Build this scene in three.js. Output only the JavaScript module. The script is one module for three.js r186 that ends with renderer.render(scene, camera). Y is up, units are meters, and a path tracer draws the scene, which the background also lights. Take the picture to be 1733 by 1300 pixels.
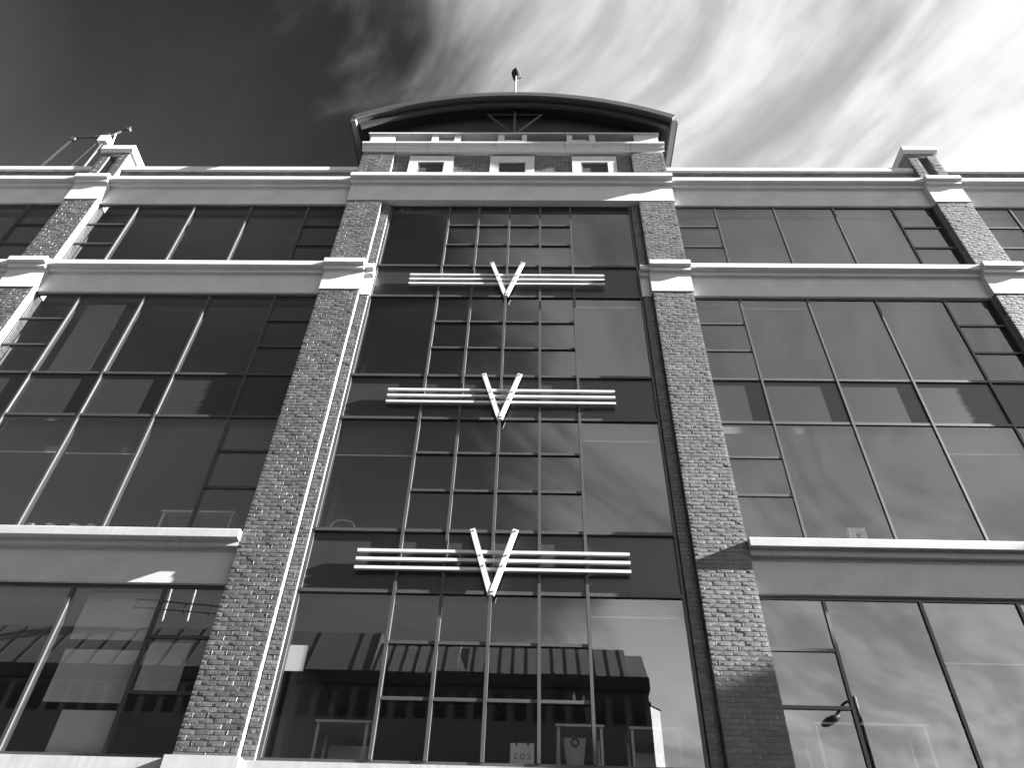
import * as THREE from 'three';
import { mergeGeometries } from 'three/addons/utils/BufferGeometryUtils.js';
import { FontLoader } from 'three/addons/loaders/FontLoader.js';
import { TextGeometry } from 'three/addons/geometries/TextGeometry.js';

// ------------------------------------------------------------------ camera, sky, sun, exposure
const scene = new THREE.Scene();
const camera = new THREE.PerspectiveCamera(54.95, 1024 / 769, 0.1, 600);
camera.rotation.order = 'YXZ';
camera.position.set(0.65, 1.65, 10.75);
camera.rotation.set(42.83 * Math.PI / 180, 2.223 * Math.PI / 180, 2.115 * Math.PI / 180);
const renderer = new THREE.WebGLRenderer({ antialias: true });
renderer.toneMapping = THREE.LinearToneMapping;
const EXPOSURE = 13;
renderer.toneMappingExposure = EXPOSURE;
renderer.shadowMap.enabled = true;
const SUN = new THREE.Vector3(8.0, 3.4, 1.0).normalize();

// seeded noise
let seed = 12345;
const rnd = () => { seed = (seed * 1664525 + 1013904223) >>> 0; return seed / 4294967296; };
const R = (a, b) => a + (b - a) * rnd();
const PERM = new Uint8Array(512);
{ const p = [...Array(256).keys()]; for (let i = 255; i > 0; i--) { const j = Math.floor(rnd() * (i + 1)); [p[i], p[j]] = [p[j], p[i]]; } for (let i = 0; i < 512; i++) PERM[i] = p[i & 255]; }
const GX = new Float32Array(256), GY = new Float32Array(256);
for (let i = 0; i < 256; i++) { const a = i / 256 * Math.PI * 2; GX[i] = Math.cos(a); GY[i] = Math.sin(a); }
function perlin(x, y) {
  const xi = Math.floor(x), yi = Math.floor(y), xf = x - xi, yf = y - yi, X = xi & 255, Y = yi & 255;
  const u = xf * xf * xf * (xf * (xf * 6 - 15) + 10), v = yf * yf * yf * (yf * (yf * 6 - 15) + 10);
  const a = PERM[PERM[X] + Y], b = PERM[PERM[X + 1] + Y], c = PERM[PERM[X] + Y + 1], d = PERM[PERM[X + 1] + Y + 1];
  const g0 = GX[a] * xf + GY[a] * yf, g1 = GX[b] * (xf - 1) + GY[b] * yf, g2 = GX[c] * xf + GY[c] * (yf - 1), g3 = GX[d] * (xf - 1) + GY[d] * (yf - 1);
  const p = g0 + (g1 - g0) * u, q = g2 + (g3 - g2) * u;
  return (p + (q - p) * v) * 1.4;
}
function fbm(x, y, o) { let s = 0, a = 0.5; for (let i = 0; i < o; i++) { s += a * perlin(x, y); x = x * 2.03 + 17.1; y = y * 2.03 + 5.7; a *= 0.52; } return s; }
const sstep = (a, b, x) => { const t = Math.min(1, Math.max(0, (x - a) / (b - a))); return t * t * (3 - 2 * t); };

// computed sky: deep clear air, cirrus thickening towards the sun's side
{
  const w = 3072, h = 1536, data = new Float32Array(w * h * 4);
  const ca = 0.62, sa = 0.78;
  for (let j = 0; j < h; j++) {
    const el = ((j + 0.5) / h - 0.5) * Math.PI, dy = Math.sin(el), ce = Math.cos(el), eld = el * 180 / Math.PI;
    for (let i = 0; i < w; i++) {
      const k = (j * w + i) * 4; let v;
      if (el < 0) v = 0.35;
      else {
        const az = ((i + 0.5) / w - 0.5) * Math.PI * 2, dx = Math.cos(az) * ce, dz = Math.sin(az) * ce;
        const clear = Math.min(0.42, 0.021 * Math.exp((62 - eld) / 12.0));
        const u = dx / (dy + 0.12), q = dz / (dy + 0.12);
        const wu = fbm(u * 1.1 + 3.1, q * 1.1 + 8.2, 3), wq = fbm(u * 1.1 - 5.3, q * 1.1 + 1.7, 3);
        const s = (u + wu * 0.22) * ca + (q + wq * 0.22) * sa, t = -(u + wu * 0.25) * sa + (q + wq * 0.25) * ca;
        const streak = fbm(s * 1.3 + 2.2, t * 5.5, 7);
        const puff = fbm(u * 2.6 + wq * 0.9 + 11.3, q * 2.6 + wu * 0.9, 6);
        const fine = fbm(s * 7 + 1.3, t * 24, 5), grain = fbm(u * 15 + wq * 3, q * 15 + wu * 3, 5);
        const cover = sstep(-0.27, 0.0, u - 0.105 * Math.min(2, Math.max(0, q + 0.45)) + 0.05 * wu + 0.11 * puff + 0.10 * streak + 0.05 * fine);
        const x = 0.60 + 0.80 * streak + 0.50 * puff + 0.12 * wu + 0.26 * fine + 0.09 * grain;
        let den = cover * (x > 0.55 ? 0.55 + 0.27 * Math.tanh((x - 0.55) / 0.34) : 0.27 + 0.28 * Math.exp((x - 0.55) / 0.28));
        den += (1 - cover) * 0.018 * Math.max(0, 0.5 + streak);
        const cosS = dx * SUN.x + dy * SUN.y + dz * SUN.z;
        const glow = Math.exp(-(1 - cosS) * 2.0);
        v = clear * (1 + 0.6 * glow) + den * (1.34 + 0.10 * glow) * (0.94 + 1.25 * Math.min(1.3, Math.exp((20 - eld) / 7.5)));
      }
      v /= EXPOSURE;
      data[k] = data[k + 1] = data[k + 2] = v; data[k + 3] = 1;
    }
  }
  const sky = new THREE.DataTexture(data, w, h, THREE.RGBAFormat, THREE.FloatType);
  sky.mapping = THREE.EquirectangularReflectionMapping; sky.magFilter = THREE.LinearFilter; sky.minFilter = THREE.LinearFilter; sky.needsUpdate = true;
  scene.background = sky; scene.environment = sky;
}
const sun = new THREE.DirectionalLight(0xffffff, 5);
sun.position.copy(SUN).multiplyScalar(80); sun.target.position.set(0, 11, 0);
sun.position.add(sun.target.position);
sun.castShadow = true; sun.shadow.mapSize.set(4096, 4096);
Object.assign(sun.shadow.camera, { left: -30, right: 30, top: 30, bottom: -30, near: 1, far: 200 });
scene.add(sun, sun.target);

// ------------------------------------------------------------------ helpers
class G {
  constructor() { this.p = []; this.n = []; this.u = []; this.c = []; this.shade = 1; }
  tri(a, b, c, na, ua, ub, uc) { this.p.push(...a, ...b, ...c); this.n.push(...na, ...na, ...na); this.u.push(...ua, ...ub, ...uc); const s = this.shade; this.c.push(s, s, s, s, s, s, s, s, s); }
  quad(a, b, c, d) {
    const e = [b[0] - a[0], b[1] - a[1], b[2] - a[2]], f = [d[0] - a[0], d[1] - a[1], d[2] - a[2]];
    let n = [e[1] * f[2] - e[2] * f[1], e[2] * f[0] - e[0] * f[2], e[0] * f[1] - e[1] * f[0]];
    const l = Math.hypot(...n) || 1; n = n.map(v => v / l);
    const ax = Math.abs(n[0]), ay = Math.abs(n[1]), az = Math.abs(n[2]);
    const uv = v => ax > ay && ax > az ? [v[2], v[1]] : ay > az ? [v[0], v[2]] : [v[0], v[1]];
    this.tri(a, b, c, n, uv(a), uv(b), uv(c)); this.tri(a, c, d, n, uv(a), uv(c), uv(d));
    return this;
  }
  box(x0, x1, y0, y1, z0, z1) {
    this.quad([x0, y0, z1], [x1, y0, z1], [x1, y1, z1], [x0, y1, z1]);
    this.quad([x1, y0, z0], [x0, y0, z0], [x0, y1, z0], [x1, y1, z0]);
    this.quad([x1, y0, z1], [x1, y0, z0], [x1, y1, z0], [x1, y1, z1]);
    this.quad([x0, y0, z0], [x0, y0, z1], [x0, y1, z1], [x0, y1, z0]);
    this.quad([x0, y1, z1], [x1, y1, z1], [x1, y1, z0], [x0, y1, z0]);
    this.quad([x0, y0, z0], [x1, y0, z0], [x1, y0, z1], [x0, y0, z1]);
    return this;
  }
  // profile [[z,y],...] from back-top, over the front, to back-bottom; extruded along x with flat ends
  prism(x0, x1, pr) {
    const m = pr.length;
    for (let i = 0; i < m; i++) { const [z, y] = pr[i], [z2, y2] = pr[(i + 1) % m]; this.quad([x0, y, z], [x0, y2, z2], [x1, y2, z2], [x1, y, z]); }
    const v2 = pr.map(([z, y]) => new THREE.Vector2(z, y));
    for (const t of THREE.ShapeUtils.triangulateShape(v2, [])) {
      const P = t.map(i => pr[i]);
      for (const [x, s] of [[x0, -1], [x1, 1]]) { const q = P.map(([z, y]) => [x, y, z]); const o = s > 0 ? [q[0], q[2], q[1]] : q; this.tri(...o, [s, 0, 0], ...o.map(v => [v[2], v[1]])); }
    }
    return this;
  }
  bar(a, b, r, sides = 10) { // round bar
    const A = new THREE.Vector3(...a), B = new THREE.Vector3(...b), d = B.clone().sub(A).normalize();
    const s = Math.abs(d.y) > 0.9 ? new THREE.Vector3(1, 0, 0) : new THREE.Vector3(0, 1, 0), e1 = s.clone().cross(d).normalize(), e2 = d.clone().cross(e1);
    const ring = (P, i) => { const t = i / sides * Math.PI * 2; return P.clone().addScaledVector(e1, Math.cos(t) * r).addScaledVector(e2, Math.sin(t) * r).toArray(); };
    for (let i = 0; i < sides; i++) { this.quad(ring(A, i), ring(A, i + 1), ring(B, i + 1), ring(B, i)); this.tri(A.toArray(), ring(A, i + 1), ring(A, i), d.clone().negate().toArray(), [0, 0], [0, 1], [1, 0]); this.tri(B.toArray(), ring(B, i), ring(B, i + 1), d.toArray(), [0, 0], [0, 1], [1, 0]); }
    return this;
  }
  flat(a, b, w, z0, z1) { // rectangular strip from a to b in the xy plane
    const dx = b[0] - a[0], dy = b[1] - a[1], l = Math.hypot(dx, dy), nx = -dy / l * w / 2, ny = dx / l * w / 2;
    const c = [[a[0] - nx, a[1] - ny], [b[0] - nx, b[1] - ny], [b[0] + nx, b[1] + ny], [a[0] + nx, a[1] + ny]];
    this.quad(...c.map(v => [v[0], v[1], z1])); this.quad(...[c[3], c[2], c[1], c[0]].map(v => [v[0], v[1], z0]));
    for (let i = 0; i < 4; i++) { const p = c[i], q = c[(i + 1) % 4]; this.quad([p[0], p[1], z0], [q[0], q[1], z0], [q[0], q[1], z1], [p[0], p[1], z1]); }
    return this;
  }
  geo() {
    const g = new THREE.BufferGeometry();
    g.setAttribute('position', new THREE.Float32BufferAttribute(this.p, 3)); g.setAttribute('normal', new THREE.Float32BufferAttribute(this.n, 3));
    g.setAttribute('uv', new THREE.Float32BufferAttribute(this.u, 2)); g.setAttribute('color', new THREE.Float32BufferAttribute(this.c, 3));
    return g;
  }
}
const bx = (...a) => new G().box(...a);
function mesh(name, g, m, parent, data) {
  const o = new THREE.Mesh(g instanceof G ? g.geo() : g, m); o.name = name; o.castShadow = o.receiveShadow = true;
  if (data) Object.assign(o.userData, data);
  parent.add(o); return o;
}
function group(name, parent, data, pos) { const o = new THREE.Group(); o.name = name; if (data) Object.assign(o.userData, data); if (pos) o.position.set(...pos); parent.add(o); return o; }
const used = {};
const numbered = n => { used[n] = (used[n] ?? -1) + 1; return used[n] ? `${n}_${String(used[n]).padStart(3, '0')}` : n; };
function thing(name, label, category, pos, group_) { const d = { label, category }; if (group_) d.group = group_; return group(numbered(name), scene, d, pos); }

// textures: tileable grain, speckle, stains, streaks (colour multipliers around white, or heights)
function tex(w, h, f, rep, srgb) {
  const d = new Uint8Array(w * h * 4);
  for (let j = 0; j < h; j++) for (let i = 0; i < w; i++) { const v = Math.max(0, Math.min(255, Math.round(255 * f(i / w, j / h)))), k = (j * w + i) * 4; d[k] = d[k + 1] = d[k + 2] = v; d[k + 3] = 255; }
  const t = new THREE.DataTexture(d, w, h); t.wrapS = t.wrapT = THREE.RepeatWrapping; t.magFilter = THREE.LinearFilter; t.minFilter = THREE.LinearMipmapLinearFilter;
  if (srgb) t.colorSpace = THREE.SRGBColorSpace; t.repeat.set(rep[0], rep[1]); t.needsUpdate = true; return t;
}
// periodic fbm by blending over the edges
const per = (f, u, v) => { const a = 1 - u, b = 1 - v; const s = x => x * x * (3 - 2 * x); const U = s(u), V = s(v); return f(u, v) * (1 - U) * (1 - V) + f(u - 1, v) * U * (1 - V) + f(u, v - 1) * (1 - U) * V + f(u - 1, v - 1) * U * V; };
const brickBump = tex(512, 512, (u, v) => 0.5 + per((x, y) => 0.55 * fbm(x * 26, y * 30, 4) + 0.3 * fbm(x * 9 + 4, y * 10, 2), u, v), [1.6, 1.6]);
const brickMap = tex(512, 512, (u, v) => 0.86 + per((x, y) => 0.22 * fbm(x * 40 + 9, y * 46, 4) + 0.16 * fbm(x * 8 + 3, y * 9, 3), u, v), [0.9, 0.9], true);
const stoneMap = tex(1024, 1024, (u, v) => 0.93 + per((x, y) => 0.10 * fbm(x * 5, y * 5, 6) + 0.05 * fbm(x * 60, y * 60, 2), u, v), [0.31, 0.31], true);
const stoneBump = tex(512, 512, (u, v) => 0.5 + per((x, y) => 0.5 * fbm(x * 50, y * 50, 3) + 0.2 * fbm(x * 6, y * 6, 3), u, v), [1.1, 1.1]);
const streakMap = tex(1024, 256, (u, v) => 0.90 + per((x, y) => 0.16 * fbm(x * 60, y * 1.6, 5) * (0.4 + 0.9 * Math.abs(fbm(x * 7 + 3, 0.5, 2)) * 2) + 0.10 * fbm(x * 9, y * 3, 4), u, v), [0.21, 0.8], true);
const metalMap = tex(512, 512, (u, v) => 0.92 + per((x, y) => 0.10 * fbm(x * 7, y * 7, 4) + 0.05 * fbm(x * 50, y * 50, 2), u, v), [0.5, 0.5], true);
const glassWave = tex(512, 512, (u, v) => 0.5 + per((x, y) => 0.6 * fbm(x * 3, y * 3, 2), u, v), [0.4, 0.4]);

const grey = v => new THREE.Color().setRGB(v, v, v);
const std = (v, rough, o = {}) => new THREE.MeshStandardMaterial({ color: grey(v), roughness: rough, metalness: 0, ...o });
const M = {
  brickMass: std(1, 0.62, { vertexColors: true, map: brickMap, bumpMap: brickBump, bumpScale: 0.0032 }),
  mortar: std(0.18, 0.95, { map: brickMap, bumpMap: brickBump, bumpScale: 0.003 }),
  stone: std(0.39, 0.85, { map: stoneMap, bumpMap: stoneBump, bumpScale: 0.0012 }),
  streaked: std(0.33, 0.85, { map: streakMap, bumpMap: stoneBump, bumpScale: 0.0012 }),
  frame: std(0.034, 0.5, { map: metalMap }),
  panel: std(0.020, 0.33, { map: metalMap }),
  bar: std(0.42, 0.45, { map: metalMap }),
  roof: std(0.022, 0.5, { map: metalMap }),
  roofEdge: std(0.035, 0.5, { map: metalMap }),
  cladding: std(0.012, 0.8, { map: metalMap }),
  glass: new THREE.MeshPhysicalMaterial({ color: grey(0.68), roughness: 0.0, metalness: 0, transmission: 1, thickness: 0, ior: 2.1, bumpMap: glassWave, bumpScale: 0.0004 }),
  slab: std(0.45, 0.9), carpet: std(0.08, 1), inner: std(0.35, 0.9), white: std(0.6, 0.8, { map: stoneMap }), pale: std(0.5, 0.7), dark: std(0.04, 0.6), black: std(0.02, 0.7), steel: std(0.45, 0.35, { metalness: 0.7 }),
  render: std(0.6, 0.9, { map: stoneMap }), concrete: std(0.05, 0.9, { map: stoneMap }), darkWall: std(0.24, 0.85, { map: stoneMap }), zinc: std(0.15, 0.6, { map: metalMap }), window: std(0.02, 0.15),
  paving: std(0.17, 0.9, { map: stoneMap }), asphalt: std(0.06, 0.95, { map: stoneMap }), leaf: std(0.07, 0.8, { side: THREE.DoubleSide }), pot: std(0.5, 0.6), paper: std(0.8, 0.9), lamp: std(0.12, 0.5), blind: std(0.06, 0.9), paleBlind: std(0.2, 0.9), eave: std(0.13, 0.6), louvre: std(0.012, 0.75),
};
const BRICK_TONES = [0.060, 0.069, 0.075, 0.081, 0.089, 0.102];
const brickMats = BRICK_TONES.map(v => std(v, 0.62, { map: brickMap, bumpMap: brickBump, bumpScale: 0.0032 }));

// ------------------------------------------------------------------ ground
mesh('road', bx(-60, 60, -0.3, 0, 5.2, 14.2), M.asphalt, scene, { kind: 'structure' });
mesh('pavement', bx(-60, 60, -0.3, 0.13, -0.2, 5.2), M.paving, scene, { kind: 'structure' });
mesh('pavement_001', bx(-60, 60, -0.3, 0.13, 14.2, 18.9), M.paving, scene, { kind: 'structure' });
mesh('ground', bx(-300, 300, -1, -0.31, -300, 300), M.concrete, scene, { kind: 'structure' });

// ------------------------------------------------------------------ the building
const bld = group('office_building', scene, { label: 'brick office building with tall glazed bays and an arched roof over the middle', category: 'building' });

// bricks: a few irregular shapes, shared
const CW = 0.225, CH = 0.075, JT = 0.010;
function brickShape(len, depth) {
  const g = new G(), nx = len > 0.16 ? 4 : 2, ny = 2, hgt = CH - JT, P = [];
  const wob = R(-0.0022, 0.0022), til = R(-0.002, 0.002), ux = R(0, 9), uy = R(0, 9);
  for (let j = 0; j <= ny; j++) { P[j] = []; for (let i = 0; i <= nx; i++) {
    const e = i === 0 || i === nx || j === 0 || j === ny, c = (i === 0 || i === nx) && (j === 0 || j === ny);
    const x = (i / nx - 0.5) * len, y = (j / ny - 0.5) * hgt;
    P[j][i] = [x + (i === 0 || i === nx ? R(-0.004, 0.003) : R(-0.01, 0.01)), y + (j === 0 || j === ny ? R(-0.0035, 0.003) : R(-0.008, 0.008)), (e ? -0.0006 : 0) - (c ? R(0, 0.004) : 0) + R(-0.0007, 0.0007) + wob + til * x / len];
  } }
  const uvo = v => [v[0] + ux, v[1] + uy, v[2]];
  const q = (a, b, c, d) => { const s = g.u.length; g.quad(a, b, c, d); for (let k = s; k < g.u.length; k += 2) { g.u[k] += ux; g.u[k + 1] += uy; } };
  for (let j = 0; j < ny; j++) for (let i = 0; i < nx; i++) q(P[j][i], P[j][i + 1], P[j + 1][i + 1], P[j + 1][i]);
  const loop = []; for (let i = 0; i < nx; i++) loop.push(P[0][i]); for (let j = 0; j < ny; j++) loop.push(P[j][nx]); for (let i = nx; i > 0; i--) loop.push(P[ny][i]); for (let j = ny; j > 0; j--) loop.push(P[j][0]);
  for (let k = 0; k < loop.length; k++) { const a = loop[k], b = loop[(k + 1) % loop.length]; q([a[0], a[1], -depth], [b[0], b[1], -depth], b, a); }
  return g;
}
const shapes = { full: [], half: [], quarter: [] };
for (let k = 0; k < 10; k++) { shapes.full.push(brickShape(CW - JT, 0.14)); shapes.half.push(brickShape(CW / 2 - JT, 0.14)); }
for (let k = 0; k < 5; k++) shapes.quarter.push(brickShape(CW * 0.75 - JT, 0.14));
const shapeGeo = new Map(); const geoOf = g => { if (!shapeGeo.has(g)) shapeGeo.set(g, g.geo()); return shapeGeo.get(g); };
function* courses(x0, x1, y0, y1) { // stretcher bond, cut to fit
  const n = Math.floor((y1 - y0) / CH + 0.001);
  for (let j = 0; j < n; j++) {
    const y = y0 + (j + 0.5) * CH; let x = x0;
    const start = (j & 1) ? CW / 2 : CW; let first = true;
    while (x < x1 - 0.03) {
      let w = first ? start : CW; first = false;
      if (x + w > x1) w = x1 - x; else if (x1 - (x + w) < 0.06) w = x1 - x;
      yield [x + w / 2, y, w - JT]; x += w;
    }
  }
}
const tone = () => { const t = rnd() + rnd() * 0.6 - 0.3; return BRICK_TONES[Math.max(0, Math.min(5, Math.floor(t * 6)))]; };
const BR = new G();
function layBricks(x0, x1, y0, y1, z, parent, single = 0, skip) {
  const acc = new G(); let n = 0;
  for (const [cx, cy, w] of courses(x0, x1, y0, y1)) {
    if (skip && skip(cx, cy)) continue;
    const list = w > 0.195 ? shapes.full : w > 0.14 ? shapes.quarter : shapes.half, base = list === shapes.full ? CW - JT : list === shapes.quarter ? CW * 0.75 - JT : CW / 2 - JT;
    const s = list[Math.floor(rnd() * list.length)], sx = w / base, flip = rnd() < 0.5 ? -1 : 1, dz = R(-0.0025, 0.0025), rot = R(-0.006, 0.006), v = tone();
    if (cx + w / 2 < x1 - 0.03 && rnd() < 0.62) { // pointing left flush in some upright joints
      const zz = z + R(-0.002, 0.0015), a = cx + w / 2 + 0.0005, hgt = CH / 2 - JT / 2 - R(0, 0.006); acc.shade = R(0.20, 0.36); acc.box(a, a + JT - 0.001, cy - hgt, cy + hgt, z - 0.02, zz);
    }
    if (n++ < single) {
      const b = mesh(numbered('brick'), geoOf(s), brickMats[BRICK_TONES.indexOf(v)], parent); b.position.set(cx, cy, z + dz); b.scale.x = sx; b.rotation.z = rot;
      continue;
    }
    lay(s, cx, cy, z, dz, rot, sx, v, acc);
  }
  if (acc.p.length) mesh('brickwork', acc, M.brickMass, parent, { kind: 'stuff' });
}
function lay(s, cx, cy, z, dz, rot, sx, v, acc) {
  {
    const ou = R(0, 9), ov = R(0, 9), P = s.p, N = s.n, U = s.u, vv = v * R(0.92, 1.08), cr = Math.cos(rot), sr = Math.sin(rot);
    for (let t = 0; t < P.length / 9; t++) for (const q of [0, 1, 2]) {
      const i = t * 3 + q, X = P[i * 3] * sx, Y = P[i * 3 + 1];
      acc.p.push(cx + X * cr - Y * sr, cy + X * sr + Y * cr, z + dz + P[i * 3 + 2]); acc.n.push(N[i * 3], N[i * 3 + 1], N[i * 3 + 2]);
      acc.u.push(U[i * 2] + ou, U[i * 2 + 1] + ov); acc.c.push(vv, vv, vv);
    }
  }
}

const Y0 = 4.63, YT = 18.08;
const sides = [-1, 1], LR = (s, a, b) => s < 0 ? [-b, -a] : [a, b];
function pier(x0, x1, y0, y1, zBack, single) {
  const o = mesh('brick_pier', bx(x0 + 0.006, x1 - 0.006, y0, y1, zBack, -0.008), M.mortar, bld);
  layBricks(x0, x1, y0, y1, 0, o, single);
  return o;
}
// main piers with a set-back strip towards the middle bay, then the flanking ones
for (const s of sides) {
  const p = pier(...LR(s, 3.31, 4.21), Y0, YT, -0.6, 150);
  const [a, b] = LR(s, 3.11, 3.302);
  mesh('set_back_strip', bx(a + 0.005, b, Y0, YT, -0.6, -0.133), M.mortar, p);
  layBricks(a, b + 0.02 * (s < 0 ? 0 : 0), Y0, YT, -0.125, p, 0);
  pier(...LR(s, 10.82, 11.68), Y0, 18.10, -0.6, 0);
  mesh('brick_pier', bx(...LR(s, 18.26, 19.16), 0.1, 19.9, -9, 0), M.mortar, bld);
}

// mouldings
const prof = (yT, zF, z2, zw, zb) => [[zb, yT], [zF - 0.012, yT], [zF, yT - 0.012], [zF, yT - 0.158], [zF - 0.022, yT - 0.172], [z2 + 0.012, yT - 0.172], [z2, yT - 0.180], [z2, yT - 0.262], [z2 - 0.02, yT - 0.275], [zw + 0.02, yT - 0.275], [zw + 0.001, yT - 0.31], [zb, yT - 0.31]];
function entablature(x0, x1, yT, zF, z2, zw, yB, zb, name = 'cornice', mat = M.stone) {
  const o = mesh(name, new G().prism(x0, x1, prof(yT, zF, z2, zw, zb)), mat, bld);
  mesh('frieze', bx(x0 + 0.002, x1 - 0.002, yB, yT - 0.312, zb, zw), M.stone, o);
  return o;
}
for (const s of sides) for (const [a, b] of [[4.214, 10.816], [11.684, 18.256]]) {
  const [x0, x1] = LR(s, a, b);
  entablature(x0, x1, 8.155, 0.115, 0.0, -0.125, 7.27, -0.5, 'cornice', M.streaked);
  entablature(x0, x1, 15.42, 0.095, -0.04, -0.135, 14.52, -0.5);
  entablature(x0, x1, 19.07, 0.095, -0.04, -0.145, 18.12, -0.5);
}
for (const s of sides) { // pier capitals
  entablature(...LR(s, 3.29, 4.225), 15.40, 0.21, 0.11, 0.018, 14.50, -0.14, 'capital');
  entablature(...LR(s, 3.085, 3.288), 15.36, 0.08, -0.02, -0.11, 14.46, -0.3, 'capital');
  entablature(...LR(s, 10.80, 11.70), 15.40, 0.21, 0.11, 0.018, 14.50, -0.14, 'capital');
  entablature(...LR(s, 10.80, 11.70), 19.05, 0.19, 0.10, 0.018, 18.08, -0.14, 'capital');
  entablature(...LR(s, 18.24, 19.18), 15.40, 0.21, 0.11, 0.018, 14.50, -0.14, 'capital');
  entablature(...LR(s, 18.24, 19.18), 19.05, 0.19, 0.10, 0.018, 18.08, -0.14, 'capital');
}
entablature(-4.235, 4.235, 19.03, 0.255, 0.12, 0.012, 18.082, -0.6, 'cornice');

// stone base under the first windows, ground floor below the frame
{
  const o = mesh('base_course', bx(-19.16, 19.16, 3.95, 4.615, -0.6, 0.02), M.streaked, bld);
  for (const s of sides) for (const [a, b] of [[3.24, 4.27], [10.76, 11.74]]) mesh('pedestal', bx(...LR(s, a, b), 0.13, 4.64, -0.55, 0.10), M.streaked, o);
  mesh('ground_floor_wall', bx(-19.1, 19.1, 0.1, 3.948, -0.8, -0.06), M.stone, bld);
}

// ------------------------------------------------------------------ windows
const planeGeo = new THREE.PlaneGeometry(1, 1);
function pane(x0, x1, y0, y1, z, parent, name = 'pane', m = M.glass) {
  const o = mesh(name, planeGeo, m, parent); o.position.set((x0 + x1) / 2, (y0 + y1) / 2, z); o.scale.set(x1 - x0, y1 - y0, 1);
  o.rotation.set(R(-0.0012, 0.0012), R(-0.0012, 0.0012), 0); return o;
}
// xs: mullion lines incl. edges; rows: per column list of y lines; bands: [y0,y1] spandrels
function glazing(xs, y0, y1, floors, bands, z, cols, mw, md) {
  const f = new G(), fw = 0.05, X0 = xs[0], X1 = xs[xs.length - 1], zf = z + md * 0.55;
  f.box(X0, X0 + fw, y0, y1, z - 0.1, zf).box(X1 - fw, X1, y0, y1, z - 0.1, zf).box(X0 + fw, X1 - fw, y1 - fw, y1, z - 0.1, zf).box(X0 + fw, X1 - fw, y0, y0 + fw, z - 0.1, zf);
  const o = mesh('window', f, M.frame, bld);
  for (let i = 1; i < xs.length - 1; i++) mesh('mullion', bx(xs[i] - mw / 2, xs[i] + mw / 2, y0 + fw, y1 - fw, z - 0.1, z + md), M.frame, o);
  for (let i = 0; i < xs.length - 1; i++) {
    const a = xs[i] + (i ? mw / 2 : fw), b = xs[i + 1] - (i === xs.length - 2 ? fw : mw / 2);
    for (const [fy0, fy1, lines] of floors) {
      const ys = cols[i] ? [fy0, ...lines, fy1] : [fy0, fy1];
      for (let k = 0; k < ys.length - 1; k++) pane(a - 0.01, b + 0.01, ys[k], ys[k + 1], z, o);
      if (cols[i]) for (const y of lines) mesh('transom', bx(a, b, y - 0.025, y + 0.025, z - 0.08, z + md * 0.75), M.frame, o);
    }
    for (const [by0, by1] of bands) {
      mesh('spandrel_panel', bx(a - 0.01, b + 0.01, by0, by1, z - 0.06, z - 0.012), M.panel, o);
      for (const y of [by0, by1]) mesh('transom', bx(a, b, y - 0.03, y + 0.03, z - 0.08, z + md * 0.8), M.frame, o);
    }
  }
  return o;
}
{
  const xs = [-3.10, -1.54, -0.775, 0.005, 0.785, 1.555, 3.10];
  glazing(xs, 4.66, 18.10, [[4.66, 7.22, [5.545, 6.385]], [8.35, 10.86, [9.18, 10.02]], [12.0, 14.49, [12.82, 13.64]], [15.6, 18.10, [16.43, 17.23]]],
    [[7.22, 8.35], [10.86, 12.0], [14.49, 15.6]], -0.205, [0, 1, 1, 1, 1, 0], 0.05, 0.05);
}
const sideWin = {};
for (const s of sides) for (const [a, b] of [[4.19, 10.84], [11.66, 18.28]]) {
  const c = (a + b) / 2, X = [a, c - 2.255, c - 0.752, c + 0.752, c + 2.255, b], xs = s < 0 ? X.map(v => -v).reverse() : X, cols = [1, 0, 0, 0, 1];
  glazing(xs, 4.66, 7.262, [[4.66, 7.262, [5.555, 6.40]]], [], -0.21, cols, 0.05, 0.032);
  glazing(xs, 8.10, 14.515, [[8.10, 10.86, [9.19, 10.025]], [12.0, 14.515, [12.825, 13.655]]], [[10.86, 12.0]], -0.21, cols, 0.042, 0.032);
  glazing(xs, 15.36, 18.115, [[15.36, 18.115, [16.425, 17.245]]], [], -0.21, cols, 0.042, 0.032);
}

// ------------------------------------------------------------------ inside
const lights = [];
for (const [y0, y1] of [[3.96, 4.45], [7.20, 8.08], [10.92, 11.72], [14.54, 15.34], [18.13, 18.7]]) {
  const o = mesh('floor_slab', bx(-18.2, 18.2, y0, y1 - 0.02, -9, -0.62), M.slab, bld);
  mesh('floor_finish', bx(-18.2, 18.2, y1 - 0.018, y1, -9, -0.62), M.carpet, o);
  const disc = new THREE.CylinderGeometry(0.11, 0.125, 0.035, 20);
  if (y0 > 5) for (const x of [-8.9, -7.4, -5.95, -1.45, 0, 1.48, 2.92, 5.83, 7.3, 8.72]) for (const z of [-1.23, -2.37, -3.51]) { if ((y0 < 8 && (x < -4 || x === 0)) || (y0 > 8 && y0 < 14) || (y0 > 14 && (x > -5 || z < -2.4 || (z < -2) !== (x === -7.4)))) continue; const l = mesh('ceiling_light', disc, M.white, o); l.position.set(x, y0 - 0.02, z); }
}
mesh('back_wall', bx(-18.3, 18.3, 4.46, 18.1, -9.3, -9.02), M.inner, bld);
for (const s of sides) { mesh('partition_wall', bx(...LR(s, 3.5, 3.62), 4.46, 18.1, -9, -2.4), M.inner, bld); mesh('side_wall', bx(...LR(s, 18.26, 18.5), 4.46, 19.5, -9, -0.62), M.inner, bld); }
for (const [x0, x1] of [[-10.8, -4.25], [-3.1, 3.1], [4.25, 10.8]]) mesh('window_ledge', bx(x0, x1, 4.46, 4.72, -0.85, -0.40), M.dark, bld);
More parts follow.
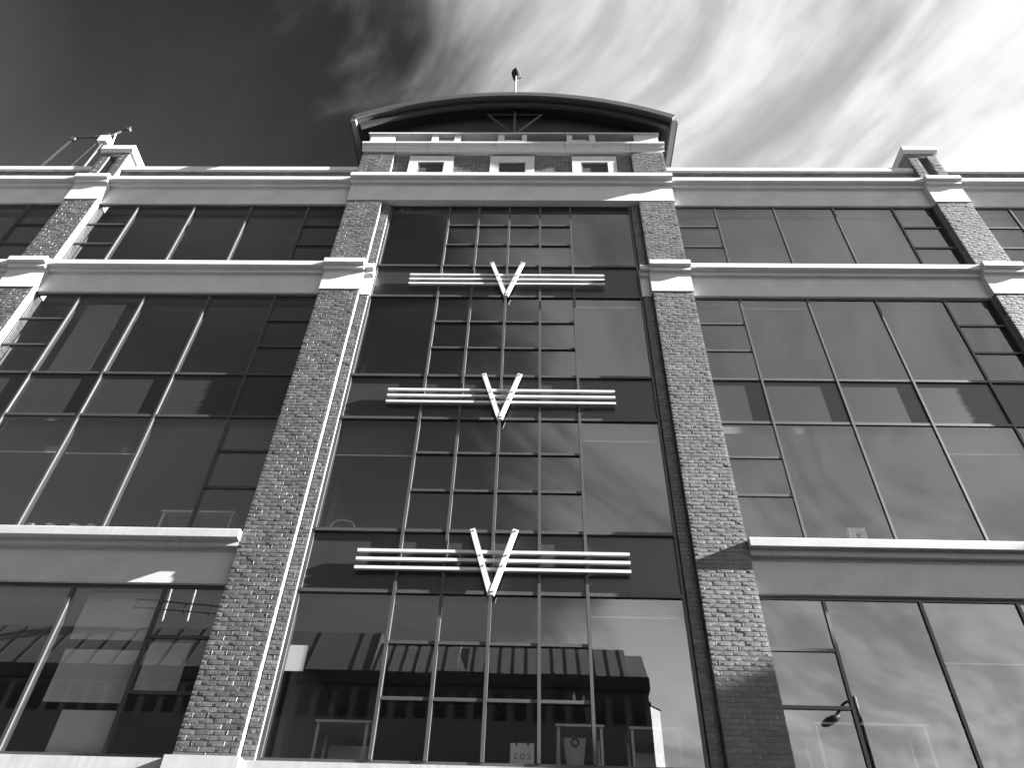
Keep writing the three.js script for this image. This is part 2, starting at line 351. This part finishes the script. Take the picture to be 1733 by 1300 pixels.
for (const [x0, x1] of [[-10.8, -4.25], [-3.1, 3.1], [4.25, 10.8]]) mesh('window_ledge', bx(x0, x1, 8.09, 8.40, -0.85, -0.40), M.dark, bld);

for (const [x0, x1, yb, yt] of [[-9.60, -8.72, 12.06, 14.32], [-3.05, -1.57, 10.09, 10.84], [1.58, 3.05, 10.5, 10.84], [1.58, 3.05, 6.95, 7.19], [1.58, 3.05, 14.36, 14.48], [5.31, 6.76, 14.36, 14.5], [-8.25, -6.8, 10.05, 10.84], [-9.74, -8.3, 10.07, 10.84], [6.81, 8.25, 6.32, 7.2], [8.3, 9.74, 6.9, 7.2], [8.3, 9.74, 10.3, 10.84]]) {
  const b = mesh('roller_blind', bx(x0, x1, yb, yt, -0.372, -0.368), yb > 12 && x0 < -9 ? M.paleBlind : M.blind, bld); mesh('blind_rail', bx(x0, x1, yb - 0.022, yb, -0.378, -0.36), M.white, b);
}

// ------------------------------------------------------------------ parapets
for (const s of sides) for (const [a, b] of [[4.2, 10.9], [11.6, 18.3]]) {
  const [x0, x1] = LR(s, a, b);
  const w = mesh('parapet_wall', bx(x0, x1, 18.72, 19.72, -0.5, -0.185), M.mortar, bld);
  layBricks(x0, x1, 18.97, 19.72, -0.18, w);
  const n = 3; for (let k = 0; k < n; k++) { const xa = x0 + (x1 - x0) * k / n + 0.004, xb = x0 + (x1 - x0) * (k + 1) / n - 0.004; mesh('coping_stone', bx(xa, xb, 19.722, 19.885, -0.6, -0.11), M.stone, w); }
}
for (const s of sides) { // parapet piers with a slot
  const [x0, x1] = LR(s, 10.86, 11.64), g = new G(), sw = 0.13, cx = (x0 + x1) / 2;
  g.box(x0 + 0.005, cx - sw, 19.0, 20.46, -0.95, -0.039).box(cx + sw, x1 - 0.005, 19.0, 20.46, -0.95, -0.039).box(cx - sw, cx + sw, 19.0, 20.46, -0.95, -0.24).box(cx - sw, cx + sw, 20.30, 20.46, -0.24, -0.039);
  const o = mesh('parapet_pier', g, M.mortar, bld);
  layBricks(x0, cx - sw, 19.0, 20.46, -0.03, o); layBricks(cx + sw, x1, 19.0, 20.46, -0.03, o);
  mesh('cap_stone', new G().prism(x0 - 0.07, x1 + 0.07, [[-1.05, 20.76], [0.04, 20.76], [0.055, 20.745], [0.055, 20.55], [0.0, 20.49], [-0.005, 20.462], [-1.05, 20.462]]), M.stone, o);
}
mesh('flat_roof', bx(-18.3, 18.3, 18.71, 18.95, -9.2, -0.52), M.concrete, bld);

// ------------------------------------------------------------------ attic
{
  const at = mesh('attic_wall', new G().box(-3.3, 3.3, 18.96, 20.52, -0.5, -0.135).box(-4.19, -4.0, 18.96, 21.4, -8, -0.5).box(4.0, 4.19, 18.96, 21.4, -8, -0.5), M.mortar, bld);
  const win = [-2.245, 0.01, 2.275];
  layBricks(-3.3, 3.3, 18.97, 20.52, -0.13, at, 0, (x, y) => y < 20.36 && win.some(c => Math.abs(x - c) < 0.56));
  for (const s of sides) { const [x0, x1] = LR(s, 3.3, 4.2); const p = mesh('attic_pier', bx(x0 + 0.006, x1 - 0.006, 18.96, 20.52, -0.6, -0.008), M.mortar, bld); layBricks(x0, x1, 18.97, 20.52, 0, p); }
  for (const c of win) {
    const w = mesh('attic_window', new G().box(c - 0.615, c + 0.615, 20.085, 20.385, -0.14, -0.065), M.stone, bld);
    for (const s of sides) mesh('jamb', bx(...(s < 0 ? [c - 0.612, c - 0.365] : [c + 0.365, c + 0.612]), 18.98, 20.082, -0.14, -0.068), M.stone, w);
    mesh('frame', new G().box(c - 0.36, c - 0.32, 18.98, 20.08, -0.136, -0.10).box(c + 0.32, c + 0.36, 18.98, 20.08, -0.136, -0.10).box(c - 0.32, c + 0.32, 20.03, 20.08, -0.136, -0.10), M.dark, w);
    pane(c - 0.32, c + 0.32, 18.98, 20.03, -0.128, w, 'pane', M.louvre);
  }
  // attic cornice in blocks
  const jx = [-4.26, -3.33, -2.4, -1.57, -0.47, 0.36, 1.47, 2.28, 3.31, 4.26];
  const co = mesh('attic_cornice', bx(-4.2, 4.2, 20.525, 20.84, -0.6, -0.02), M.stone, bld);
  for (let k = 0; k < jx.length - 1; k++) mesh('cornice_block', new G().prism(jx[k] + 0.006, jx[k + 1] - 0.006, [[-0.018, 20.86], [0.11, 20.86], [0.125, 20.85], [0.125, 20.77], [0.115, 20.76], [0.045, 20.745], [0.045, 20.69], [0.035, 20.68], [-0.015, 20.64], [-0.018, 20.56]]), M.stone, co);
  // clerestory row: posts, glazed openings, small recessed panels, thin slab on top
  const row = mesh('clerestory', new G().box(-4.12, 4.12, 20.865, 21.33, -0.5, -0.2), M.cladding, bld);
  for (const [a, b] of [[-4.08, -3.38], [-2.32, -2.13], [-1.67, -1.49], [-0.42, -0.24], [0.26, 0.40], [1.53, 1.69], [2.17, 2.34], [3.44, 4.12]]) mesh('post', bx(a, b, 20.862, 21.335, -0.198, 0.06), M.stone, row);
  for (const [a, b] of [[-2.128, -1.672], [-0.238, 0.258], [1.692, 2.168]]) mesh('recess_panel', bx(a, b, 20.862, 21.2, -0.19, -0.02), M.stone, row);
  for (const [a, b] of [[-3.378, -2.322], [-1.488, -0.422], [0.402, 1.528], [2.342, 3.438]]) { mesh('window_strip', bx(a, b, 20.862, 20.90, -0.16, -0.10), M.dark, row); pane(a, b, 20.90, 21.33, -0.15, row, 'pane', M.louvre); }
  const sx = [-4.16, -2.9, -1.48, 0, 1.48, 2.9, 4.16];
  for (let k = 0; k < sx.length - 1; k++) mesh('slab_edge', bx(sx[k] + 0.003, sx[k + 1] - 0.003, 21.338, 21.40, -0.5, 0.10), M.stone, row);
}
// arched roof
{
  const RR = 8.226, cy = 14.844, A = Math.asin(4.62 / RR);
  const arc = (r0, r1, a0, a1, z0, z1, n) => { // curved slab between radii
    const g = new G(); const P = (r, a, z) => [r * Math.sin(a), cy + r * Math.cos(a), z];
    for (let i = 0; i < n; i++) {
      const a = a0 + (a1 - a0) * i / n, b = a0 + (a1 - a0) * (i + 1) / n;
      g.quad(P(r1, a, z1), P(r1, b, z1), P(r1, b, z0), P(r1, a, z0)); g.quad(P(r0, b, z1), P(r0, a, z1), P(r0, a, z0), P(r0, b, z0));
      g.quad(P(r0, a, z1), P(r0, b, z1), P(r1, b, z1), P(r1, a, z1)); g.quad(P(r0, b, z0), P(r0, a, z0), P(r1, a, z0), P(r1, b, z0));
    }
    g.quad(P(r0, a0, z0), P(r0, a0, z1), P(r1, a0, z1), P(r1, a0, z0)); g.quad(P(r0, a1, z1), P(r0, a1, z0), P(r1, a1, z0), P(r1, a1, z1));
    return g;
  };
  const roof = mesh('arched_roof', arc(RR - 0.14, RR - 0.01, -A, A, -8, 0.44, 48), M.roof, bld);
  const n = 9; for (let k = 0; k < n; k++) { const a = -A + 2 * A * k / n, b = -A + 2 * A * (k + 1) / n; mesh('fascia', arc(RR - 0.20, RR + 0.005, a + 0.0006, b - 0.0006, 0.442, 0.50, 8), M.roofEdge, roof); }
  mesh('arch_rib', arc(RR - 0.36, RR - 0.142, -A * 0.985, A * 0.985, 0.19, 0.29, 40), M.roof, roof);
  for (const s of sides) { mesh('eave', bx(...LR(s, 4.50, 4.635), 21.42, 21.63, -8, 0.46), M.eave, roof); mesh('gutter', bx(...LR(s, 4.637, 4.70), 21.56, 21.66, -8, 0.3), M.roof, roof); }
  // gable wall under the roof
  const g = new G(), P = (a) => [(RR - 0.15) * Math.sin(a), cy + (RR - 0.15) * Math.cos(a)];
  const B = A * 0.93; for (let i = 0; i < 30; i++) { const a = -B + 2 * B * i / 30, b = -B + 2 * B * (i + 1) / 30, p = P(a), q = P(b); g.quad([p[0], 21.40, -0.2], [q[0], 21.40, -0.2], [q[0], q[1], -0.2], [p[0], p[1], -0.2]); g.quad([q[0], 21.40, -0.4], [p[0], 21.40, -0.4], [p[0], p[1], -0.4], [q[0], q[1], -0.4]); }
  mesh('gable_wall', g, M.cladding, bld);
  const t = mesh('king_post', new G().bar([0.02, 21.40, 0.03], [0.02, 22.86, 0.03], 0.042), M.roofEdge, roof);
  for (const s of sides) mesh('strut', new G().bar([0.02 + s * 0.05, 21.43, 0.03], [0.02 + s * 0.80, 22.58, 0.03], 0.034), M.roofEdge, roof);
  mesh('tie_rod', new G().bar([-0.78, 22.58, 0.03], [0.82, 22.58, 0.03], 0.012, 6), M.roofEdge, roof);
}

// ------------------------------------------------------------------ V ornaments
{
  const where = ['lowest, above the first floor windows', 'middle one, between second and third floor windows', 'topmost, between third and fourth floor windows'];
  [7.25, 10.88, 14.51].forEach((y, i) => {
    const o = thing('facade_emblem', `pale metal V on three long bars, ${where[i]}`, 'emblem', [0.02, y, 0], 'V emblems up the middle bay');
    for (const dy of [0.355, 0.515, 0.67]) {
      const b = mesh('bar', bx(-2.26, 2.25, dy - 0.027, dy + 0.027, -0.15, -0.10), M.bar, o);
      for (const x of [-1.56, -0.795, 0.765, 1.535]) mesh('bracket', bx(x - 0.02, x + 0.02, dy - 0.02, dy + 0.02, -0.18, -0.151), M.frame, b);
    }
    for (const s of sides) {
      const a = mesh('letter_arm', new G().flat([s * 0.005, -0.115], [s * 0.365, 1.085], 0.092, -0.098 + s * 0.002, -0.06 + s * 0.002), M.bar, o);
      for (const t of [0.04, 0.42, 0.58, 0.965]) { const bo = mesh('bolt', new THREE.CylinderGeometry(0.013, 0.013, 0.014, 8).rotateX(Math.PI / 2), M.frame, a); bo.position.set(s * (0.005 + 0.36 * t), -0.115 + 1.2 * t, -0.054 + s * 0.002); }
    }
  });
}

// ------------------------------------------------------------------ on the roof
{
  const z = 0.1, o = thing('roof_mast', 'slim metal mast standing on the crown of the arched roof', 'mast', [0.0, 23.04, z]);
  mesh('pole', new G().bar([0, 0, 0], [0, 2.0, 0], 0.03), M.steel, o); mesh('base_plate', new G().bar([0, 0.0, 0], [0, 0.03, 0], 0.1, 14), M.steel, o);
  // perched bird: one continuous lathe-like body swept along its spine
  const spine = [[0, 0.05, 0.26, 0.003], [0, 0.05, 0.21, 0.04], [0, 0.06, 0.15, 0.105], [0, 0.09, 0.07, 0.145], [0, 0.13, -0.01, 0.15], [0, 0.18, -0.09, 0.125], [-0.02, 0.25, -0.15, 0.06], [-0.03, 0.32, -0.20, 0.05], [-0.03, 0.40, -0.26, 0.088], [-0.02, 0.48, -0.31, 0.09], [0.01, 0.53, -0.34, 0.06], [0.06, 0.53, -0.33, 0.035], [0.12, 0.49, -0.30, 0.02], [0.18, 0.43, -0.26, 0.002]];
  const g = new G(), n = 12, rings = spine.map(([x, y, zz, r], k) => {
    const a = spine[Math.max(0, k - 1)], b = spine[Math.min(spine.length - 1, k + 1)], d = new THREE.Vector3(b[0] - a[0], b[1] - a[1], b[2] - a[2]).normalize(), e1 = new THREE.Vector3(1, 0, 0), e2 = d.clone().cross(e1).normalize();
    return [...Array(n)].map((_, i) => { const t = i / n * Math.PI * 2; return [x + Math.cos(t) * r * e1.x, y + Math.sin(t) * r * e2.y, zz + Math.sin(t) * r * e2.z]; });
  });
  for (let k = 0; k < rings.length - 1; k++) for (let i = 0; i < n; i++) g.quad(rings[k][i], rings[k + 1][i], rings[k + 1][(i + 1) % n], rings[k][(i + 1) % n]);
  const b = thing('bird', 'dark bird perched on the tip of the roof mast', 'bird', [0.0, 25.03, z]);
  mesh('body', g, std(0.008, 1), b);
  for (const s of sides) mesh('leg', new G().bar([s * 0.03, 0.06, 0], [s * 0.02, 0.0, 0], 0.006, 6), M.black, b);
}
{ // rope davit beside the parapet pier
  const o = thing('roof_davit', 'rope davit with two crooked arms behind the parapet pier', 'davit', [-13.0, 18.95, -0.9]);
  mesh('post', new G().bar([0.1, 0, 0], [0.1, 3.9, 0], 0.035), M.roofEdge, o);
  mesh('foot_plate', bx(-0.2, 0.4, 0, 0.04, -0.25, 0.25), M.steel, o);
  mesh('head', new G().bar([-0.24, 3.92, 0], [0.16, 4.06, 0], 0.085, 12), M.black, o); mesh('motor', bx(-0.04, 0.26, 3.62, 3.92, -0.1, 0.1), M.white, o);
  mesh('arm', new G().bar([-0.2, 3.97, 0], [-0.92, 3.94, 0], 0.03), M.black, o);
  mesh('pulley', new G().bar([-0.93, 3.86, -0.05], [-0.93, 3.86, 0.05], 0.085, 14), M.black, o);
  mesh('arm', new G().bar([0.14, 4.02, 0], [0.62, 4.62, 0], 0.034), M.black, o);
  mesh('pulley', new G().bar([0.60, 4.48, -0.05], [0.60, 4.48, 0.05], 0.07, 14), M.black, o);
  mesh('brace', new G().bar([0.30, 4.18, 0], [0.52, 3.3, 0.05], 0.018), M.pale, o);
  for (const dx of [0, 0.06]) mesh('rope', new G().bar([-0.99 + dx, 3.84, 0], [-1.45 + dx, 0.5, 0.05], 0.005, 6), M.cladding, o);
  mesh('rope', new G().bar([-0.02, 3.6, 0.05], [-0.30, 0.5, 0.2], 0.005, 6), M.cladding, o);
}

// ------------------------------------------------------------------ things inside
const font = await new FontLoader().loadAsync('fonts/droid/droid_sans_regular.typeface.json');
{
  const o = thing('paper_bag', 'pale paper carrier bag lettered COS behind the middle glass', 'bag', [0.55, 4.722, -0.62]);
  mesh('body', new G().box(-0.17, 0.17, 0, 0.37, -0.06, 0.06), M.paper, o);
  const L = new TextGeometry('C O S', { font, size: 0.072, depth: 0.003, curveSegments: 8 }); L.computeBoundingBox(); const w = L.boundingBox.max.x; L.translate(-w / 2, 0.155, 0.0605);
  mesh('lettering', L, M.black, o);
  for (const x of [-0.085, 0.085]) mesh('handle', new G().bar([x, 0.33, 0.065], [x, 0.40, 0.065], 0.012, 6).bar([x, 0.40, 0.065], [x, 0.40, -0.065], 0.012, 6), M.black, o);
}
{
  const o = thing('planter', 'tapered pale planter on the ledge by the COS bag', 'planter', [1.30, 4.722, -0.60]);
  mesh('body', new THREE.CylinderGeometry(0.225, 0.15, 0.42, 4, 1, true).rotateY(Math.PI / 4).translate(0, 0.21, 0), M.pot, o);
  mesh('ribbon', new THREE.TorusGeometry(0.05, 0.012, 6, 14).translate(0.0, 0.36, 0.17), M.dark, o);
}
function desk(x, y, z, w, h, label, board) {
  const o = thing('desk', label, 'desk', [x, y, z], 'pale framed desks at the windows');
  mesh('top', bx(-w / 2, w / 2, h - 0.035, h, -0.35, 0.35), M.pale, o);
  for (const a of sides) for (const b of sides) mesh('leg', bx(a * (w / 2 - 0.05) - 0.02, a * (w / 2 - 0.05) + 0.02, 0, h - 0.036, b * 0.3 - 0.02, b * 0.3 + 0.02), M.white, o);
  if (board) mesh('screen_panel', bx(-w / 2 + 0.12, w / 2 - 0.12, 0.05, h - 0.18, -0.32, -0.30), M.pale, o);
}
desk(-2.2, 4.45, -1.35, 0.85, 1.05, 'desk behind the dark lower pane under the paper notice', true);
desk(1.42, 4.45, -1.45, 0.75, 1.10, 'desk behind the tapered planter', false);
desk(2.55, 4.45, -1.35, 0.8, 1.05, 'desk with a pale back panel beside the brick pier', true);
desk(5.75, 4.45, -1.25, 1.7, 1.15, 'long desk behind the street lamp reflection', false);
desk(-5.6, 8.08, -1.3, 1.4, 1.1, 'desk on the second floor near the row of pots', false);
{
  const o = thing('chair', 'bent tube chair at the second floor edge of the middle bay', 'chair', [-2.72, 8.40, -0.62]);
  const c = new THREE.CatmullRomCurve3([[-0.2, 0, 0], [-0.2, 0.32, 0], [-0.12, 0.40, 0], [0.12, 0.38, 0], [0.2, 0.30, 0], [0.2, 0, 0]].map(v => new THREE.Vector3(...v)));
  mesh('tube_frame', new THREE.TubeGeometry(c, 40, 0.014, 8), M.white, o); mesh('seat', bx(-0.19, 0.19, 0.10, 0.13, -0.25, -0.02), M.pale, o);
}
{
  const p = thing('paper_notice', 'blank paper notice stuck inside the dark lower pane', 'notice', [-2.92, 5.96, -0.31]);
  mesh('sheet', bx(-0.15, 0.15, 0, 0.40, -0.004, 0.0), M.paper, p);
  const spots = [[-6.0, 6.43, 1.21, 0.80, 'wide pale board at the top of the wide lower pane'], [-6.0, 5.47, 1.18, 0.80, 'wide pale board halfway up the wide lower pane'], [-5.82, 4.74, 0.83, 0.62, 'smaller pale board standing on the ledge of the wide pane'], [-4.97, 5.62, 0.66, 0.78, 'narrow pale board in the pane beside the brick pier']];
  for (const [x, y, w, h, l] of spots) { const b = thing('display_board', l, 'board', [x, y, -0.42], 'boards behind the first floor window'); mesh('face', bx(-w / 2, w / 2, 0, h, -0.012, 0.0), M.pale, b); mesh('batten', bx(-w / 2, w / 2, h * 0.45, h * 0.55, -0.035, -0.013), M.dark, b); }
}
{
  const at = [[-8.30, 'round pot with nothing showing above its rim'], [-7.95, 'small pot with spidery leaves on the sill'], [-7.52, 'rounded pot next to the mullion'], [-7.2, 'slim pot with a grassy tuft']];
  at.forEach(([x, l], k) => {
    const o = thing('plant_pot', l, 'pot', [x, 8.40, -0.58], 'pots along the second floor sill');
    mesh('pot', new THREE.LatheGeometry([[0.001, 0], [0.07, 0], [0.095, 0.12], [0.10, 0.17], [0.085, 0.175], [0.08, 0.15], [0.001, 0.14]].map(v => new THREE.Vector2(...v)), 18), M.pot, o);
    if (k % 2) for (let i = 0; i < 14; i++) { const t = i / 14 * 6.28, r = R(0.12, 0.24), h = R(0.2, 0.36); const g = new G(); g.quad([0, 0.15, 0], [0.012, 0.15, 0], [Math.cos(t) * r * 0.5 + 0.012, h, Math.sin(t) * r * 0.5], [Math.cos(t) * r * 0.5, h, Math.sin(t) * r * 0.5]); g.quad([Math.cos(t) * r * 0.5, h, Math.sin(t) * r * 0.5], [Math.cos(t) * r * 0.5 + 0.012, h, Math.sin(t) * r * 0.5], [Math.cos(t) * r + 0.004, h - 0.06, Math.sin(t) * r], [Math.cos(t) * r, h - 0.06, Math.sin(t) * r]); mesh('leaf', g, M.leaf, o); }
  });
}
{
  const o = thing('box_fan', 'small white box with a round grille on the sill', 'fan', [6.32, 8.40, -0.52]);
  mesh('case', bx(-0.15, 0.15, 0, 0.36, -0.12, 0.0), M.white, o); mesh('grille', new THREE.TorusGeometry(0.095, 0.014, 8, 24).translate(0, 0.2, 0.004), M.pale, o); mesh('hub', new THREE.SphereGeometry(0.045, 12, 8).translate(0, 0.2, 0.0), M.dark, o);
  for (const [x, h, l] of [[1.30, 0.15, 'taller pale bottle on the transom shelf'], [1.44, 0.11, 'shorter pale bottle on the transom shelf']]) { const b = thing('bottle', l, 'bottle', [x, 5.60, -0.36]); mesh('glass_body', new THREE.LatheGeometry([[0.001, 0], [0.03, 0], [0.03, h * 0.6], [0.012, h * 0.8], [0.012, h], [0.001, h]].map(v => new THREE.Vector2(...v)), 14), M.pale, b); }
}

// ------------------------------------------------------------------ across the street
{
  const o = thing('opposite_building', 'dark terrace with ribbed roof mirrored in the lower windows', 'building', [0, 0, 19]);
  const wall = mesh('wall', bx(-34, 5.35, 0, 13.0, 0, 11), M.darkWall, o);
  mesh('eave_band', bx(-34, 5.4, 12.85, 13.35, -0.35, 0.4), M.black, o);
  const block = (x0, x1, yT, rib) => {
    const r = mesh('roof', new G().prism(x0, x1, [[3, yT], [0.9, yT], [-0.38, 13.36], [3, 13.36]]), M.zinc, o);
    for (let x = x0 + rib / 2; x < x1 - 0.1; x += rib) { const g = new G(); g.quad([x - 0.025, 13.372, -0.395], [x + 0.025, 13.372, -0.395], [x + 0.025, yT + 0.012, 0.885], [x - 0.025, yT + 0.012, 0.885]); for (const s of sides) { const a = x + s * 0.025, q = [[a, 13.36, -0.37], [a, 13.372, -0.395], [a, yT + 0.012, 0.885], [a, yT, 0.9]]; g.quad(...(s > 0 ? q : q.reverse())); } mesh('seam', g, M.black, r); }
  };
  block(-1.95, 4.6, 15.0, 0.55); block(4.61, 5.35, 14.75, 2); block(-5.9, -2.35, 15.05, 0.55); block(-9.41, -5.92, 15.5, 1.9); block(-2.34, -1.96, 14.85, 2); block(-34, -9.42, 15.5, 1.0);
  mesh('party_wall', new G().prism(-5.915, -5.80, [[3, 15.53], [0.88, 15.53], [-0.40, 13.38], [3, 13.38]]), M.cladding, o);
  const wg = bx(-0.24, 0.24, 0, 1.05, -0.02, 0.06).geo();
  for (const y of [11.65, 8.9, 6.1]) for (let x = -21.6; x < 5; x += 0.78) { const w = mesh('window', wg, M.window, o); w.position.set(x, y, -0.03); }
  const rl = mesh('roof_rail', new G().bar([-17.5, 17.0, 1.2], [-13.2, 16.7, 1.2], 0.03, 6).bar([-17.5, 16.6, 1.2], [-13.2, 16.35, 1.2], 0.025, 6), M.black, o);
  for (const x of [-17.4, -16.2, -15, -13.8]) mesh('rail_post', new G().bar([x, 16.0, 1.2], [x, 17.1, 1.2], 0.03, 6), M.black, rl);
  for (const [x, l] of [[-15.9, 0.5], [-14.75, 0.6]]) mesh('aerial', new G().bar([x, 16.0, 1.3], [x - 0.1, 17.6, 1.3], 0.05, 8).bar([x - 0.1, 17.6, 1.3], [x - 0.3, 19.2, 1.3], 0.05, 8), M.render, o);
}
{
  const o = thing('white_wing', 'narrow sunlit white rendered wing mirrored beside the dark terrace', 'house', [5.38, 0, 18.98]);
  o.rotation.y = 0.75;
  mesh('wall', bx(-3, 0, 0, 12.35, 0, 0.62), M.render, o);
  mesh('roof', bx(-3, 0.06, 12.36, 12.5, -0.02, 0.70), M.black, o);
}
{
  const o = thing('tall_block', 'tall pale block down the street that shades the lower pier', 'building', [39, 0, 12]);
  mesh('wall', bx(0, 18, 0, 20.6, -9.6, 10), M.concrete, o);
  mesh('parapet', bx(-0.1, 18.1, 20.61, 20.9, -9.7, 10.1), M.concrete, o);
  const wg = bx(-0.03, 0.05, 0, 1.6, -0.6, 0.6).geo();
  for (let y = 2; y < 19; y += 3.2) for (let z = -8; z < 9; z += 2.4) { const w = mesh('window', wg, M.window, o); w.position.set(-0.03, y, z); }
}
{
  const o = thing('street_lamp', 'street lamp with one curved arm mirrored in the right lower window', 'street lamp', [8.0, 0.13, 6.1]);
  mesh('post', new G().bar([0, 0, 0], [0, 7.95, 0], 0.06, 12), M.lamp, o);
  mesh('base', new G().bar([0, 0, 0], [0, 0.9, 0], 0.10, 14), M.lamp, o);
  const c = new THREE.CatmullRomCurve3([[0, 7.85, 0], [-0.12, 7.82, -0.02], [-0.22, 7.80, -0.03], [-0.55, 7.5, -0.08]].map(v => new THREE.Vector3(...v)));
  mesh('arm', new THREE.TubeGeometry(c, 24, 0.03, 8), M.lamp, o);
  const h = mesh('lamp_head', new THREE.SphereGeometry(1, 20, 12).scale(0.25, 0.09, 0.13), M.lamp, o); h.position.set(-0.70, 7.38, -0.1); h.rotation.z = 0.45;
}
renderer.render(scene, camera);
